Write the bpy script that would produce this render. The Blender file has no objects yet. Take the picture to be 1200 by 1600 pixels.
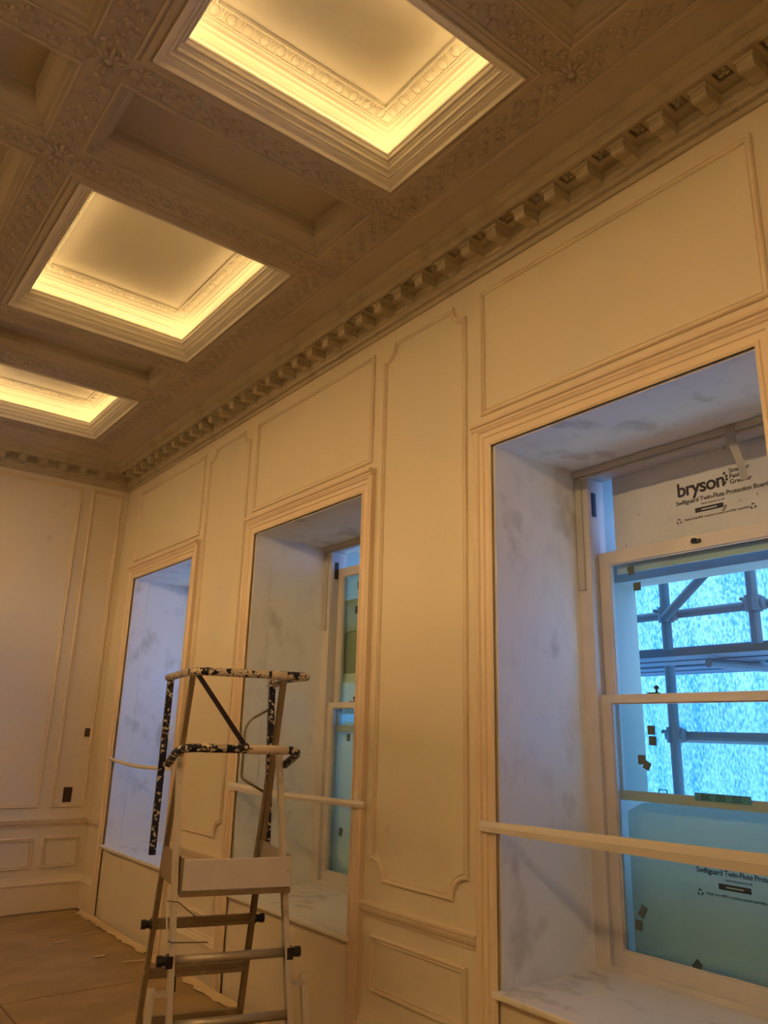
import bpy, bmesh, math, random
from mathutils import Vector, Matrix
random.seed(7)
SC = bpy.context.scene
COL = SC.collection

# ---------------------------------------------------------------- camera
cam_d = bpy.data.cameras.new('camera')
cam = bpy.data.objects.new('camera', cam_d)
COL.objects.link(cam)
cam_d.sensor_fit = 'VERTICAL'
cam_d.sensor_height = 36.0
cam_d.lens = 1205.85 * 36.0 / 1600.0
cam_d.clip_start = 0.02
cam_d.clip_end = 200
YAW, PITCH, ROLL = -0.654543, 1.852048, 0.026885
cam.matrix_world = (Matrix.Translation((0, 0, 1.71)) @ Matrix.Rotation(YAW, 4, 'Z')
                    @ Matrix.Rotation(PITCH, 4, 'X') @ Matrix.Rotation(ROLL, 4, 'Z'))
SC.camera = cam

# ---------------------------------------------------------------- exposure, world, lights
SC.view_settings.view_transform = 'Standard'
SC.view_settings.look = 'None'
SC.view_settings.gamma = 1.0
SC.view_settings.use_curve_mapping = False
SC.view_settings.exposure = 0.0
SC.cycles.max_bounces = 10
SC.cycles.diffuse_bounces = 6
SC.cycles.transparent_max_bounces = 16
SC.cycles.caustics_reflective = False
SC.cycles.caustics_refractive = False
SC.cycles.use_denoising = True

W = bpy.data.worlds.new('sky')
SC.world = W
W.use_nodes = True
wn = W.node_tree.nodes
wn['Background'].inputs[0].default_value = (0.50, 0.72, 1.0, 1)
wn['Background'].inputs[1].default_value = 4.8

LED_STRENGTH = 11.0
LED_COLOR = (1.0, 0.66, 0.26, 1)
TUBE_STRENGTH = 185.0      # the twin-tube lamps hanging along the room
TUBE_COLOR = (1.0, 0.65, 0.28, 1)

sun_d = bpy.data.lights.new('sun', 'SUN')
sun_d.energy = 5.5
sun_d.color = (0.74, 0.87, 1.0)
sun_d.angle = math.radians(1.5)
sun = bpy.data.objects.new('sun', sun_d)
COL.objects.link(sun)
sun.rotation_euler = (Vector((-0.62, 0.35, -0.70))).to_track_quat('-Z', 'Y').to_euler()

# ---------------------------------------------------------------- materials
def mat(name, color, rough=0.6, metal=0.0, spots=None, bump=None, scale_vec=None, spec=0.3, second=None):
    """color: base; spots: (color2, scale, lo, hi, detail); bump: (scale, strength, distance)"""
    m = bpy.data.materials.new(name)
    m.use_nodes = True
    nt = m.node_tree
    n = nt.nodes
    l = nt.links
    p = n['Principled BSDF']
    p.inputs['Roughness'].default_value = rough
    p.inputs['Metallic'].default_value = metal
    p.inputs['Specular IOR Level'].default_value = spec
    p.inputs['Base Color'].default_value = (*color, 1)
    tc = n.new('ShaderNodeTexCoord')
    src = tc.outputs['Object']
    if scale_vec:
        mp = n.new('ShaderNodeMapping')
        mp.inputs['Scale'].default_value = scale_vec
        l.new(src, mp.inputs['Vector'])
        src = mp.outputs['Vector']
    last = None
    for sp in ([spots] if spots else []) + ([second] if second else []):
        c2, sc, lo, hi, det = sp
        t = n.new('ShaderNodeTexNoise')
        t.inputs['Scale'].default_value = sc
        t.inputs['Detail'].default_value = det
        l.new(src, t.inputs['Vector'])
        r = n.new('ShaderNodeValToRGB')
        r.color_ramp.elements[0].position = lo
        r.color_ramp.elements[0].color = (0, 0, 0, 1)
        r.color_ramp.elements[1].position = hi
        r.color_ramp.elements[1].color = (1, 1, 1, 1)
        l.new(t.outputs['Fac'], r.inputs['Fac'])
        mx = n.new('ShaderNodeMix')
        mx.data_type = 'RGBA'
        l.new(r.outputs['Color'], mx.inputs[0])
        if last:
            l.new(last, mx.inputs[6])
        else:
            mx.inputs[6].default_value = (*color, 1)
        mx.inputs[7].default_value = (*c2, 1)
        last = mx.outputs[2]
    if last:
        l.new(last, p.inputs['Base Color'])
    if bump:
        t = n.new('ShaderNodeTexNoise')
        t.inputs['Scale'].default_value = bump[0]
        t.inputs['Detail'].default_value = 4
        l.new(tc.outputs['Object'], t.inputs['Vector'])
        b = n.new('ShaderNodeBump')
        b.inputs['Strength'].default_value = bump[1]
        b.inputs['Distance'].default_value = bump[2]
        l.new(t.outputs['Fac'], b.inputs['Height'])
        l.new(b.outputs['Normal'], p.inputs['Normal'])
    return m

M = {}
M['wall'] = mat('cream_wall_paint', (0.70, 0.615, 0.49), 0.7, spots=((0.66, 0.60, 0.505), 1.1, 0.52, 0.72, 3),
                bump=(60, 0.10, 0.002), second=((0.60, 0.50, 0.40), 5.5, 0.71, 0.78, 5))
M['back_wall'] = mat('patched_wall_paint', (0.70, 0.615, 0.50), 0.7, spots=((0.70, 0.64, 0.57), 0.8, 0.46, 0.6, 3),
                     bump=(60, 0.10, 0.002), second=((0.52, 0.46, 0.41), 3.4, 0.66, 0.75, 5))
M['moulding'] = mat('cream_moulding_paint', (0.72, 0.62, 0.49), 0.55, spots=((0.66, 0.53, 0.41), 3.0, 0.5, 0.75, 3))
M['casing'] = mat('primed_casing', (0.73, 0.60, 0.47), 0.5, spots=((0.68, 0.53, 0.40), 2.0, 0.45, 0.7, 3))
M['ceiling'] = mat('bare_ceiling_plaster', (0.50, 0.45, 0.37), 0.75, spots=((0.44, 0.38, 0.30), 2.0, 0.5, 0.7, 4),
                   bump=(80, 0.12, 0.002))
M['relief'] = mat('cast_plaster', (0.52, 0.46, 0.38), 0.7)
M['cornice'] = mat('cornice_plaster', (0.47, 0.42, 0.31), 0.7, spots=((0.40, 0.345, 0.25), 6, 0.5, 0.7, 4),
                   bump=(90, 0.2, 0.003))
M['pocket'] = mat('painted_pocket_shade', (0.16, 0.10, 0.06), 0.9)  # shade of the rosette pockets put into the colour
M['tray'] = mat('white_tray_plaster', (0.87, 0.84, 0.78), 0.6)
M['board'] = mat('filled_plasterboard', (0.84, 0.835, 0.82), 0.75, spots=((0.64, 0.625, 0.60), 3.2, 0.60, 0.68, 3),
                 scale_vec=(1, 1.3, 0.7), bump=(50, 0.05, 0.002), second=((0.75, 0.74, 0.73), 7, 0.55, 0.75, 2))
M['sill'] = mat('primed_sill_board', (0.74, 0.70, 0.64), 0.6, spots=((0.58, 0.54, 0.48), 4.0, 0.6, 0.68, 3), scale_vec=(1.5, 1, 1))
M['sash'] = mat('offwhite_sash_paint', (0.64, 0.61, 0.59), 0.4, spots=((0.58, 0.55, 0.53), 3, 0.5, 0.7, 2))
M['bead'] = mat('bare_bead', (0.50, 0.49, 0.45), 0.6)
M['dark'] = mat('black_metal', (0.02, 0.018, 0.018), 0.35)
M['gap'] = mat('shadow_gap_dark', (0.05, 0.03, 0.02), 0.9)
M['floorb'] = mat('brown_hardboard', (0.29, 0.20, 0.095), 0.6, spots=((0.37, 0.25, 0.12), 2.2, 0.42, 0.62, 6),
                  bump=(30, 0.2, 0.003), scale_vec=(1, 1.6, 1), second=((0.46, 0.33, 0.21), 7, 0.66, 0.74, 6))
M['under'] = mat('subfloor', (0.16, 0.10, 0.06), 0.9)
M['alu'] = mat('paint_smeared_aluminium', (0.42, 0.37, 0.31), 0.42, 0.55, spots=((0.50, 0.44, 0.37), 9, 0.55, 0.65, 5),
               bump=(40, 0.1, 0.001))
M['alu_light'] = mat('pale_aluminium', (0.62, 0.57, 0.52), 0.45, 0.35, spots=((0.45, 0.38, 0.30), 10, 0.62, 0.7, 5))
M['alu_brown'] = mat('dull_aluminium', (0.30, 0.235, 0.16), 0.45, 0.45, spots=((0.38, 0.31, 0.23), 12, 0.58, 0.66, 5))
M['navy'] = mat('paint_splashed_navy', (0.010, 0.013, 0.035), 0.35, spots=((0.62, 0.55, 0.44), 48, 0.56, 0.58, 6),
                second=((0.42, 0.30, 0.19), 30, 0.68, 0.70, 5))
M['navyclean'] = mat('chipped_dark_paint', (0.022, 0.014, 0.024), 0.4, spots=((0.4, 0.33, 0.27), 14, 0.72, 0.74, 5))
M['splash'] = mat('heavily_splashed_navy', (0.012, 0.014, 0.035), 0.35, spots=((0.70, 0.60, 0.46), 36, 0.46, 0.48, 7),
                  second=((0.012, 0.014, 0.03), 110, 0.60, 0.62, 4))
M['grip'] = mat('cream_smeared_grip', (0.68, 0.56, 0.44), 0.5, spots=((0.10, 0.08, 0.09), 22, 0.64, 0.66, 6))
M['boardpale'] = mat('pale_painted_board', (0.66, 0.60, 0.62), 0.55, spots=((0.70, 0.64, 0.66), 6, 0.45, 0.6, 5),
                     second=((0.36, 0.29, 0.25), 28, 0.69, 0.72, 5))
M['tape'] = mat('cream_masking_paper', (0.70, 0.67, 0.66), 0.6)
M['greytape'] = mat('grey_masking_tape', (0.36, 0.37, 0.38), 0.6)
M['cork'] = mat('cork_pad', (0.09, 0.12, 0.12), 0.9)
M['print'] = mat('dark_grey_print', (0.045, 0.045, 0.055), 0.7)
M['card'] = mat('fluted_protection_board', (0.62, 0.66, 0.72), 0.6, spots=((0.54, 0.58, 0.64), 3, 0.5, 0.7, 4),
                second=((0.20, 0.18, 0.17), 24, 0.70, 0.73, 6))
M['steel'] = mat('galvanised_steel', (0.10, 0.16, 0.21), 0.5, 0.1)
M['deck'] = mat('scaffold_plank', (0.07, 0.13, 0.19), 0.8)
M['stone'] = mat('exterior_stone', (0.42, 0.47, 0.46), 0.9, spots=((0.36, 0.42, 0.42), 3, 0.4, 0.7, 4))
M['scrap'] = mat('torn_paper', (0.62, 0.48, 0.30), 0.8)
M['bluetape'] = mat('blue_label_tape', (0.10, 0.32, 0.46), 0.6)
M['print_blue'] = mat('marker_ink', (0.01, 0.05, 0.12), 0.6)
M['wire'] = mat('cable_sheath', (0.12, 0.08, 0.05), 0.6)

def mat_glass(name, tint, refl=0.9):
    m = bpy.data.materials.new(name)
    m.use_nodes = True
    nt = m.node_tree
    n = nt.nodes
    l = nt.links
    n.clear()
    o = n.new('ShaderNodeOutputMaterial')
    mx = n.new('ShaderNodeMixShader')
    t = n.new('ShaderNodeBsdfTransparent')
    g = n.new('ShaderNodeBsdfGlossy')
    fr = n.new('ShaderNodeLayerWeight')
    fr.inputs['Blend'].default_value = 0.5
    pw = n.new('ShaderNodeMath')
    pw.operation = 'POWER'
    pw.inputs[1].default_value = 4.5
    ml = n.new('ShaderNodeMath')
    ml.operation = 'MULTIPLY_ADD'
    ml.inputs[1].default_value = 0.6
    ml.inputs[2].default_value = 0.035
    l.new(fr.outputs['Facing'], pw.inputs[0])
    l.new(pw.outputs[0], ml.inputs[0])
    t.inputs['Color'].default_value = (*tint, 1)
    g.inputs['Roughness'].default_value = 0.01
    g.inputs['Color'].default_value = (refl, refl, refl, 1)
    l.new(ml.outputs[0], mx.inputs[0])
    l.new(t.outputs[0], mx.inputs[1])
    l.new(g.outputs[0], mx.inputs[2])
    l.new(mx.outputs[0], o.inputs[0])
    return m
M['glass'] = mat_glass('window_glass', (0.86, 0.95, 0.95))

def mat_sheet(name, color, wave=60, strength=0.8, mixf=0.85):
    m = bpy.data.materials.new(name)
    m.use_nodes = True
    nt = m.node_tree
    n = nt.nodes
    l = nt.links
    n.clear()
    o = n.new('ShaderNodeOutputMaterial')
    mx = n.new('ShaderNodeMixShader')
    mx.inputs[0].default_value = mixf
    d = n.new('ShaderNodeBsdfDiffuse')
    t = n.new('ShaderNodeBsdfTranslucent')
    tc = n.new('ShaderNodeTexCoord')
    mp = n.new('ShaderNodeMapping')
    mp.inputs['Scale'].default_value = (1, 2.2, 1)
    no = n.new('ShaderNodeTexNoise')
    no.inputs['Scale'].default_value = wave
    no.inputs['Detail'].default_value = 2
    b = n.new('ShaderNodeBump')
    b.inputs['Strength'].default_value = strength
    b.inputs['Distance'].default_value = 0.02
    l.new(tc.outputs['Object'], mp.inputs[0])
    l.new(mp.outputs[0], no.inputs['Vector'])
    l.new(no.outputs['Fac'], b.inputs['Height'])
    cr = n.new('ShaderNodeValToRGB')  # ramp puts crinkle highlights and lows into the sheet colour
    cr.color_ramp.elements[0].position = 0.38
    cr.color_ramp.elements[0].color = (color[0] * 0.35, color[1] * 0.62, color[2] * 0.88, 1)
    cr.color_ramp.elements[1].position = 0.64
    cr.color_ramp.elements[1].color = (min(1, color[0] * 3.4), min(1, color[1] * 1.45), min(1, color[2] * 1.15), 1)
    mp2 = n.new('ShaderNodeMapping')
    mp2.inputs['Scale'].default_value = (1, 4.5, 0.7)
    n2 = n.new('ShaderNodeTexNoise')  # broad upright streaks, fold shading put into the colour
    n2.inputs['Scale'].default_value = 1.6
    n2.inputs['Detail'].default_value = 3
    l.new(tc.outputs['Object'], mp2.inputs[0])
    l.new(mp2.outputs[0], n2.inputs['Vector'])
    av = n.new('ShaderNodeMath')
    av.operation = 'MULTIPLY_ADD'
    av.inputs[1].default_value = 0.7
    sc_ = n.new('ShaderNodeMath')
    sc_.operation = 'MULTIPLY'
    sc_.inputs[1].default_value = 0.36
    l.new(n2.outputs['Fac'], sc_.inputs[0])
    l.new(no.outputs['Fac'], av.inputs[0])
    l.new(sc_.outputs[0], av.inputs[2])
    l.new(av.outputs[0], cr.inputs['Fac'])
    for s in (d, t):
        l.new(cr.outputs['Color'], s.inputs['Color'])
        l.new(b.outputs['Normal'], s.inputs['Normal'])
    l.new(mx.outputs[0], o.inputs[0])
    l.new(d.outputs[0], mx.inputs[1])
    l.new(t.outputs[0], mx.inputs[2])
    return m
M['sheet'] = mat_sheet('crinkled_translucent_sheeting', (0.065, 0.27, 0.56), 30, 1.0)
def mat_translucent(name, color, mixf):
    m = bpy.data.materials.new(name)
    m.use_nodes = True
    n = m.node_tree.nodes
    l = m.node_tree.links
    n.clear()
    o = n.new('ShaderNodeOutputMaterial')
    mx = n.new('ShaderNodeMixShader')
    mx.inputs[0].default_value = mixf
    d = n.new('ShaderNodeBsdfDiffuse')
    t = n.new('ShaderNodeBsdfTranslucent')
    d.inputs['Color'].default_value = (*color, 1)
    t.inputs['Color'].default_value = (*color, 1)
    l.new(d.outputs[0], mx.inputs[1])
    l.new(t.outputs[0], mx.inputs[2])
    l.new(mx.outputs[0], o.inputs[0])
    return m
M['card2'] = mat_translucent('pale_grey_green_board', (0.93, 0.93, 0.82), 0.28)
M['card3'] = mat_translucent('grey_green_board', (0.66, 0.68, 0.56), 0.28)
M['olive'] = mat_translucent('olive_board', (0.42, 0.40, 0.24), 0.2)
M['twinflute'] = mat_translucent('translucent_fluted_board', (0.72, 0.80, 0.70), 0.48)

def mat_emit(name, color, s):
    m = bpy.data.materials.new(name)
    m.use_nodes = True
    p = m.node_tree.nodes['Principled BSDF']
    p.inputs['Base Color'].default_value = (0.8, 0.7, 0.5, 1)
    p.inputs['Emission Color'].default_value = color
    p.inputs['Emission Strength'].default_value = s
    return m
M['led'] = mat_emit('warm_led_strip', LED_COLOR, LED_STRENGTH)
M['tube'] = mat_emit('warm_lamp_tube', TUBE_COLOR, TUBE_STRENGTH)

# ---------------------------------------------------------------- helpers
def link(name, bm, m, parent=None, smooth=False, recalc=True):
    if recalc:
        bmesh.ops.recalc_face_normals(bm, faces=bm.faces[:])
    me = bpy.data.meshes.new(name)
    bm.to_mesh(me)
    bm.free()
    mats = m if isinstance(m, (list, tuple)) else [m]
    for k in mats:
        me.materials.append(M[k] if isinstance(k, str) else k)
    if smooth:
        for p in me.polygons:
            p.use_smooth = True
    o = bpy.data.objects.new(name, me)
    COL.objects.link(o)
    if parent:
        o.parent = parent
    return o

def root(name, loc=(0, 0, 0), rz=0.0):
    o = bpy.data.objects.new(name, None)
    o.empty_display_size = 0.1
    o.location = loc
    o.rotation_euler = (0, 0, rz)
    COL.objects.link(o)
    return o

def tag(o, label=None, cat=None, group=None, kind=None):
    if label: o['label'] = label
    if cat: o['category'] = cat
    if group: o['group'] = group
    if kind: o['kind'] = kind
    return o

def box(bm, x0, x1, y0, y1, z0, z1):
    vs = [bm.verts.new((x, y, z)) for x in (x0, x1) for y in (y0, y1) for z in (z0, z1)]
    for f in ((0, 1, 3, 2), (4, 6, 7, 5), (0, 4, 5, 1), (2, 3, 7, 6), (0, 2, 6, 4), (1, 5, 7, 3)):
        bm.faces.new([vs[i] for i in f])
    return vs

def bevel(bm, w, seg=2):
    bmesh.ops.bevel(bm, geom=bm.edges[:], offset=w, segments=seg, affect='EDGES', profile=0.5, clamp_overlap=True)

def B(*a):
    bm = bmesh.new()
    box(bm, *a)
    return bm

def sweep(bm, path, profile, fn, closed=False, cap=True):
    """path: 2-D points; profile: (offset to the left of travel, height); fn(a, b, h) -> xyz."""
    n = len(path)
    P = [Vector(p) for p in path]
    rings = []
    for i in range(n):
        if closed or 0 < i < n - 1:
            d0 = (P[i] - P[i - 1]).normalized()
            d1 = (P[(i + 1) % n] - P[i]).normalized()
        elif i == 0:
            d0 = d1 = (P[1] - P[0]).normalized()
        else:
            d0 = d1 = (P[-1] - P[-2]).normalized()
        n0 = Vector((-d0.y, d0.x))
        n1 = Vector((-d1.y, d1.x))
        mt = (n0 + n1)
        mt = mt / max(0.15, mt.dot(n0))
        rings.append([bm.verts.new(fn(P[i].x + mt.x * o, P[i].y + mt.y * o, h)) for o, h in profile])
    m = len(profile)
    for i in range(n if closed else n - 1):
        a, b = rings[i], rings[(i + 1) % n]
        for j in range(m - 1):
            bm.faces.new((a[j], a[j + 1], b[j + 1], b[j]))
    if cap and not closed and m > 2:
        bm.faces.new(rings[0])
        bm.faces.new(list(reversed(rings[-1])))

def rect(a0, a1, b0, b1):
    return [(a0, b0), (a1, b0), (a1, b1), (a0, b1)]   # counter-clockwise: left of travel is inside

def tube(bm, pts, r, seg=10, cap=True):
    pts = [Vector(p) for p in pts]
    rings = []
    up = None
    for i, p in enumerate(pts):
        if i == 0: t = pts[1] - pts[0]
        elif i == len(pts) - 1: t = pts[-1] - pts[-2]
        else: t = (pts[i + 1] - pts[i]).normalized() + (pts[i] - pts[i - 1]).normalized()
        t.normalize()
        if up is None:
            up = Vector((0, 0, 1)) if abs(t.z) < 0.9 else Vector((1, 0, 0))
        s = t.cross(up).normalized()
        up = s.cross(t).normalized()
        rings.append([bm.verts.new(p + (s * math.cos(a) + up * math.sin(a)) * r)
                      for a in [2 * math.pi * k / seg for k in range(seg)]])
    for a, b in zip(rings, rings[1:]):
        for k in range(seg):
            bm.faces.new((a[k], a[(k + 1) % seg], b[(k + 1) % seg], b[k]))
    if cap:
        bm.faces.new(rings[0])
        bm.faces.new(list(reversed(rings[-1])))

def bar(bm, p0, p1, wu, wv, udir):
    """rectangular bar from p0 to p1; wu wide along udir, wv along the other side."""
    p0, p1, u = Vector(p0), Vector(p1), Vector(udir)
    t = (p1 - p0).normalized()
    v = t.cross(u).normalized()
    u = v.cross(t).normalized()
    q = []
    for p in (p0, p1):
        q.append([bm.verts.new(p + u * a * wu / 2 + v * b * wv / 2) for a, b in ((-1, -1), (1, -1), (1, 1), (-1, 1))])
    for k in range(4):
        bm.faces.new((q[0][k], q[0][(k + 1) % 4], q[1][(k + 1) % 4], q[1][k]))
    bm.faces.new(q[0])
    bm.faces.new(list(reversed(q[1])))

def channel(bm, p0, p1, wu, wv, udir, t=0.003, flip=1):
    """open U channel: web across wu, two flanges wv deep towards flip * v"""
    p0, p1, u = Vector(p0), Vector(p1), Vector(udir)
    d = (p1 - p0).normalized()
    v = d.cross(u).normalized() * flip
    u = (v.cross(d)).normalized()
    bar(bm, p0, p1, wu, t, u)
    for s in (-1, 1):
        off = u * s * (wu / 2 - t / 2) + v * (wv / 2)
        bar(bm, p0 + off, p1 + off, t, wv, u)

def fillet(pts, r, seg=5):
    pts = [Vector(p) for p in pts]
    out = [pts[0]]
    for i in range(1, len(pts) - 1):
        a, b, c = pts[i - 1], pts[i], pts[i + 1]
        da, dc = (a - b).normalized(), (c - b).normalized()
        rr = min(r, (a - b).length * 0.48, (c - b).length * 0.48)
        s, e = b + da * rr, b + dc * rr
        for k in range(seg + 1):
            t = k / seg
            out.append(s * (1 - t) ** 2 + b * 2 * t * (1 - t) + e * t * t)
    out.append(pts[-1])
    return out

def text_mesh(name, body, size, m, parent, mtx, align='LEFT', bold=0.0, ext=0.0006, spacing=1.0):
    c = bpy.data.curves.new(name, 'FONT')
    c.body = body
    c.size = size
    c.align_x = align
    c.offset = bold
    c.extrude = ext
    c.space_character = spacing
    t = bpy.data.objects.new(name, c)
    COL.objects.link(t)
    bpy.context.view_layer.update()
    me = bpy.data.meshes.new_from_object(t.evaluated_get(bpy.context.evaluated_depsgraph_get()))
    bpy.data.objects.remove(t)
    me.transform(mtx)
    me.materials.clear()
    me.materials.append(M[m])
    o = bpy.data.objects.new(name, me)
    COL.objects.link(o)
    if parent: o.parent = parent
    return o

XW, YB, ZC = 2.8, 8.4, 4.5
YF, XL = -3.6, -2.8
OPEN = [(1.276, 2.706), (3.862, 5.292), (6.448, 7.878)]
ZS, ZH = 0.64, 3.206          # sill and head of the openings

# ================================================================ THE ROOM
# floor
tag(link('floor', B(XL - 0.2, XW + 0.05, YF - 0.2, YB + 0.1, -0.2, -0.006), 'under'), kind='structure')

# right (window) wall: piers, head and apron, all one mesh with three openings
bm = bmesh.new()
ys = [YF - 0.2] + [v for o in OPEN for v in o] + [YB + 0.3]
XO = 3.86
for i in range(0, len(ys), 2):
    box(bm, XW, XO, ys[i], ys[i + 1], -0.2, 5.0)
for a, b in OPEN:
    box(bm, XW, XO, a, b, -0.2, ZS - 0.03)
    box(bm, XW, XO, a, b, ZH + 0.01, 5.0)
wall_right = tag(link('wall_right', bm, 'wall'), kind='structure')
wall_back = tag(link('wall_back', B(XL - 0.3, XW, YB, YB + 0.3, -0.2, 5.0), 'back_wall'), kind='structure')
tag(link('wall_left', B(XL - 0.3, XL, YF - 0.2, YB, -0.2, 5.0), 'wall'), kind='structure')
tag(link('wall_front', B(XL, XW, YF - 0.3, YF, -0.2, 5.0), 'wall'), kind='structure')

# wall panel mouldings -------------------------------------------------
PM = [(-0.013, 0.0), (-0.013, 0.011), (-0.007, 0.018), (0.0, 0.017), (0.004, 0.009), (0.010, 0.008), (0.014, 0.013), (0.018, 0.005), (0.018, 0.0)]
FR = lambda a, b, h: (XW - h, a, b)          # right wall: a = y, b = z
FBK = lambda a, b, h: (a, YB - h, b)         # back wall: a = x, b = z

def notched(a0, a1, b0, b1, r, n=7):
    pts = []
    cs = [((a0, b0), 90, 0), ((a1, b0), 180, 90), ((a1, b1), 270, 180), ((a0, b1), 360, 270)]
    # corner arcs curve into the panel
    for (cx, cy), s, e in cs:
        for k in range(n + 1):
            t = math.radians(s + (e - s) * k / n)
            pts.append((cx + r * math.cos(t), cy + r * math.sin(t)))
    return pts

def panel(parent, path, fn, name='panel_moulding', prof=PM, m='moulding'):
    bm = bmesh.new()
    sweep(bm, path, prof, fn, closed=True)
    return link(name, bm, m, parent)

FRZ = [(1.197, 2.79), (3.783, 5.378), (6.368, 7.965)]
for a, b in FRZ:
    panel(wall_right, rect(a + 0.012, b - 0.012, 3.412, 4.156), FR)
PIER = [(2.918, 3.664), (5.506, 6.252)]
PIERX = PIER + [(0.33, 1.08)]
for a, b in PIERX:
    bm = bmesh.new()
    pts = []
    z0, z1, r = 0.962, 4.162, 0.105
    pts = notched(a, b, z0, z1, r)
    sweep(bm, pts, PM, FR, closed=True)
    link('panel_moulding', bm, 'moulding', wall_right)
    panel(wall_right, rect(a + 0.016, b - 0.016, 0.43, 0.672), FR)
# back wall panels
for a, b in ((2.415, 2.716), (0.42, 2.275), (-1.60, 0.26)):
    panel(wall_back, rect(a, b, 0.955, 4.205), FBK)
for a, b in ((2.39, 2.716), (1.40, 2.28), (0.42, 1.30), (-0.6, 0.26)):
    panel(wall_back, rect(a, b, 0.405, 0.66), FBK)

# chair rail and skirting ---------------------------------------------
RAIL = [(0, 0.765), (0.008, 0.768), (0.012, 0.782), (0.022, 0.790), (0.030, 0.806), (0.032, 0.822), (0.040, 0.826), (0.040, 0.838), (0, 0.842)]
SKIRT = [(0, 0.0), (0.022, 0.0), (0.022, 0.232), (0.030, 0.238), (0.030, 0.252), (0.022, 0.262), (0.018, 0.276), (0.010, 0.284), (0.008, 0.300), (0, 0.304)]
def run_right(name, prof, y0, y1, n, z0=0.0, m='moulding', kids=None):
    bm = bmesh.new()
    sweep(bm, [(XW, y0), (XW, y1)], [(o, h + z0) for o, h in prof], lambda a, b, h: (a, b, h))
    return tag(link(name, bm, m), kind='structure')
CW = 0.12
k = 0
spans = [(YF, OPEN[0][0] - CW), (OPEN[0][1] + CW, OPEN[1][0] - CW), (OPEN[1][1] + CW, OPEN[2][0] - CW)]
for y0, y1 in spans:
    k += 1
    run_right('trim_%d' % k, RAIL, y0, y1, k)
    run_right('baseboard_right' if k == 1 else 'baseboard_right_%d' % k, SKIRT, y0, y1, k, 0.002)
# last short return and the back wall, mitred in the corner
bm = bmesh.new()
sweep(bm, [(XW, OPEN[2][1] + CW), (XW, YB), (XL, YB)], RAIL, lambda a, b, h: (a, b, h))
tag(link('trim_4', bm, 'moulding'), kind='structure')
bm = bmesh.new()
sweep(bm, [(XW, OPEN[2][1] + CW), (XW, YB), (XL, YB)], [(o, h + 0.012) for o, h in SKIRT], lambda a, b, h: (a, b, h))
tag(link('baseboard_back', bm, 'moulding'), kind='structure')

# ================================================================ CORNICE
CP = [(0.0, 4.270), (0.012, 4.272), (0.016, 4.282), (0.010, 4.288), (0.014, 4.300), (0.030, 4.312), (0.034, 4.330),
      (0.046, 4.336), (0.050, 4.346), (0.054, 4.350), (0.054, 4.415), (0.058, 4.418), (0.196, 4.418), (0.196, 4.392), (0.206, 4.392),
      (0.206, 4.446), (0.214, 4.450), (0.222, 4.462), (0.238, 4.474), (0.246, 4.490), (0.254, 4.496), (0.254, 4.52), (0.0, 4.52)]
bm = bmesh.new()
sweep(bm, [(XW, YF), (XW, YB), (XL, YB), (XL, YF)], CP, lambda a, b, h: (a, b, h))
# soffit frames round each rosette pocket and the egg row on the bed mould
def dome(bm, c, ax, ay, az, ra, rb, rh, n=10, rings=3):
    """half ellipsoid with base axes ax, ay and height axis az"""
    c, ax, ay, az = Vector(c), Vector(ax), Vector(ay), Vector(az)
    prev = None
    for j in range(rings):
        ph = (math.pi / 2) * j / rings
        R_, H_ = math.cos(ph), math.sin(ph)
        ring = [bm.verts.new(c + ax * ra * R_ * math.cos(2 * math.pi * i / n) + ay * rb * R_ * math.sin(2 * math.pi * i / n) + az * rh * H_) for i in range(n)]
        if prev:
            for i in range(n):
                bm.faces.new((prev[i], prev[(i + 1) % n], ring[(i + 1) % n], ring[i]))
        prev = ring
    top = bm.verts.new(c + az * rh)
    for i in range(n):
        bm.faces.new((prev[i], prev[(i + 1) % n], top))

PER = 0.2035
def frame_ring(bm, a0, a1, b0, b1, c, half, zt, zb, fn):
    """flat plate a0..a1 x b0..b1 with a square hole of half-size round c"""
    o = [(a0, b0), (a1, b0), (a1, b1), (a0, b1)]
    i = [(c[0] - half, c[1] - half), (c[0] + half, c[1] - half), (c[0] + half, c[1] + half), (c[0] - half, c[1] + half)]
    vo = [bm.verts.new(fn(x, y, zb)) for x, y in o]
    vi = [bm.verts.new(fn(x, y, zb)) for x, y in i]
    vt = [bm.verts.new(fn(x, y, zt)) for x, y in i]
    for k in range(4):
        q = (k + 1) % 4
        bm.faces.new((vo[k], vo[q], vi[q], vi[k]))
        bm.faces.new((vi[k], vi[q], vt[q], vt[k]))
RY = [1.418 - PER * 3 + PER * k for k in range(36)]      # rosettes down the window wall
RY = [y for y in RY if y < YB - 0.22]
RX = [2.53 - PER * k for k in range(15)]                 # rosettes along the back wall
FCR = lambda p, a, z: (XW - p, a, z)
FCB = lambda p, a, z: (a, YB - p, z)
for y in RY:
    frame_ring(bm, 0.054, 0.200, y - PER / 2, y + PER / 2, (0.148, y), 0.034, 4.418, 4.396, FCR)
for x in RX:
    frame_ring(bm, 0.054, 0.200, x - PER / 2, x + PER / 2, (0.148, x), 0.034, 4.418, 4.396, FCB)
# tiny leaf row on the bed mould
for i in range(int((YB - 0.9) / 0.034)):
    y = 0.9 + i * 0.034
    dome(bm, (XW - 0.026, y, 4.308), (0, 1, 0), (0.55, 0, 0.83), (-0.83, 0, -0.55), 0.011, 0.014, 0.008, 6, 2)
cornice = tag(link('cornice', bm, 'cornice', recalc=True), 'deep plaster cornice with modillion blocks and rosettes running above the windows and round the far wall', 'cornice')

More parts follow.
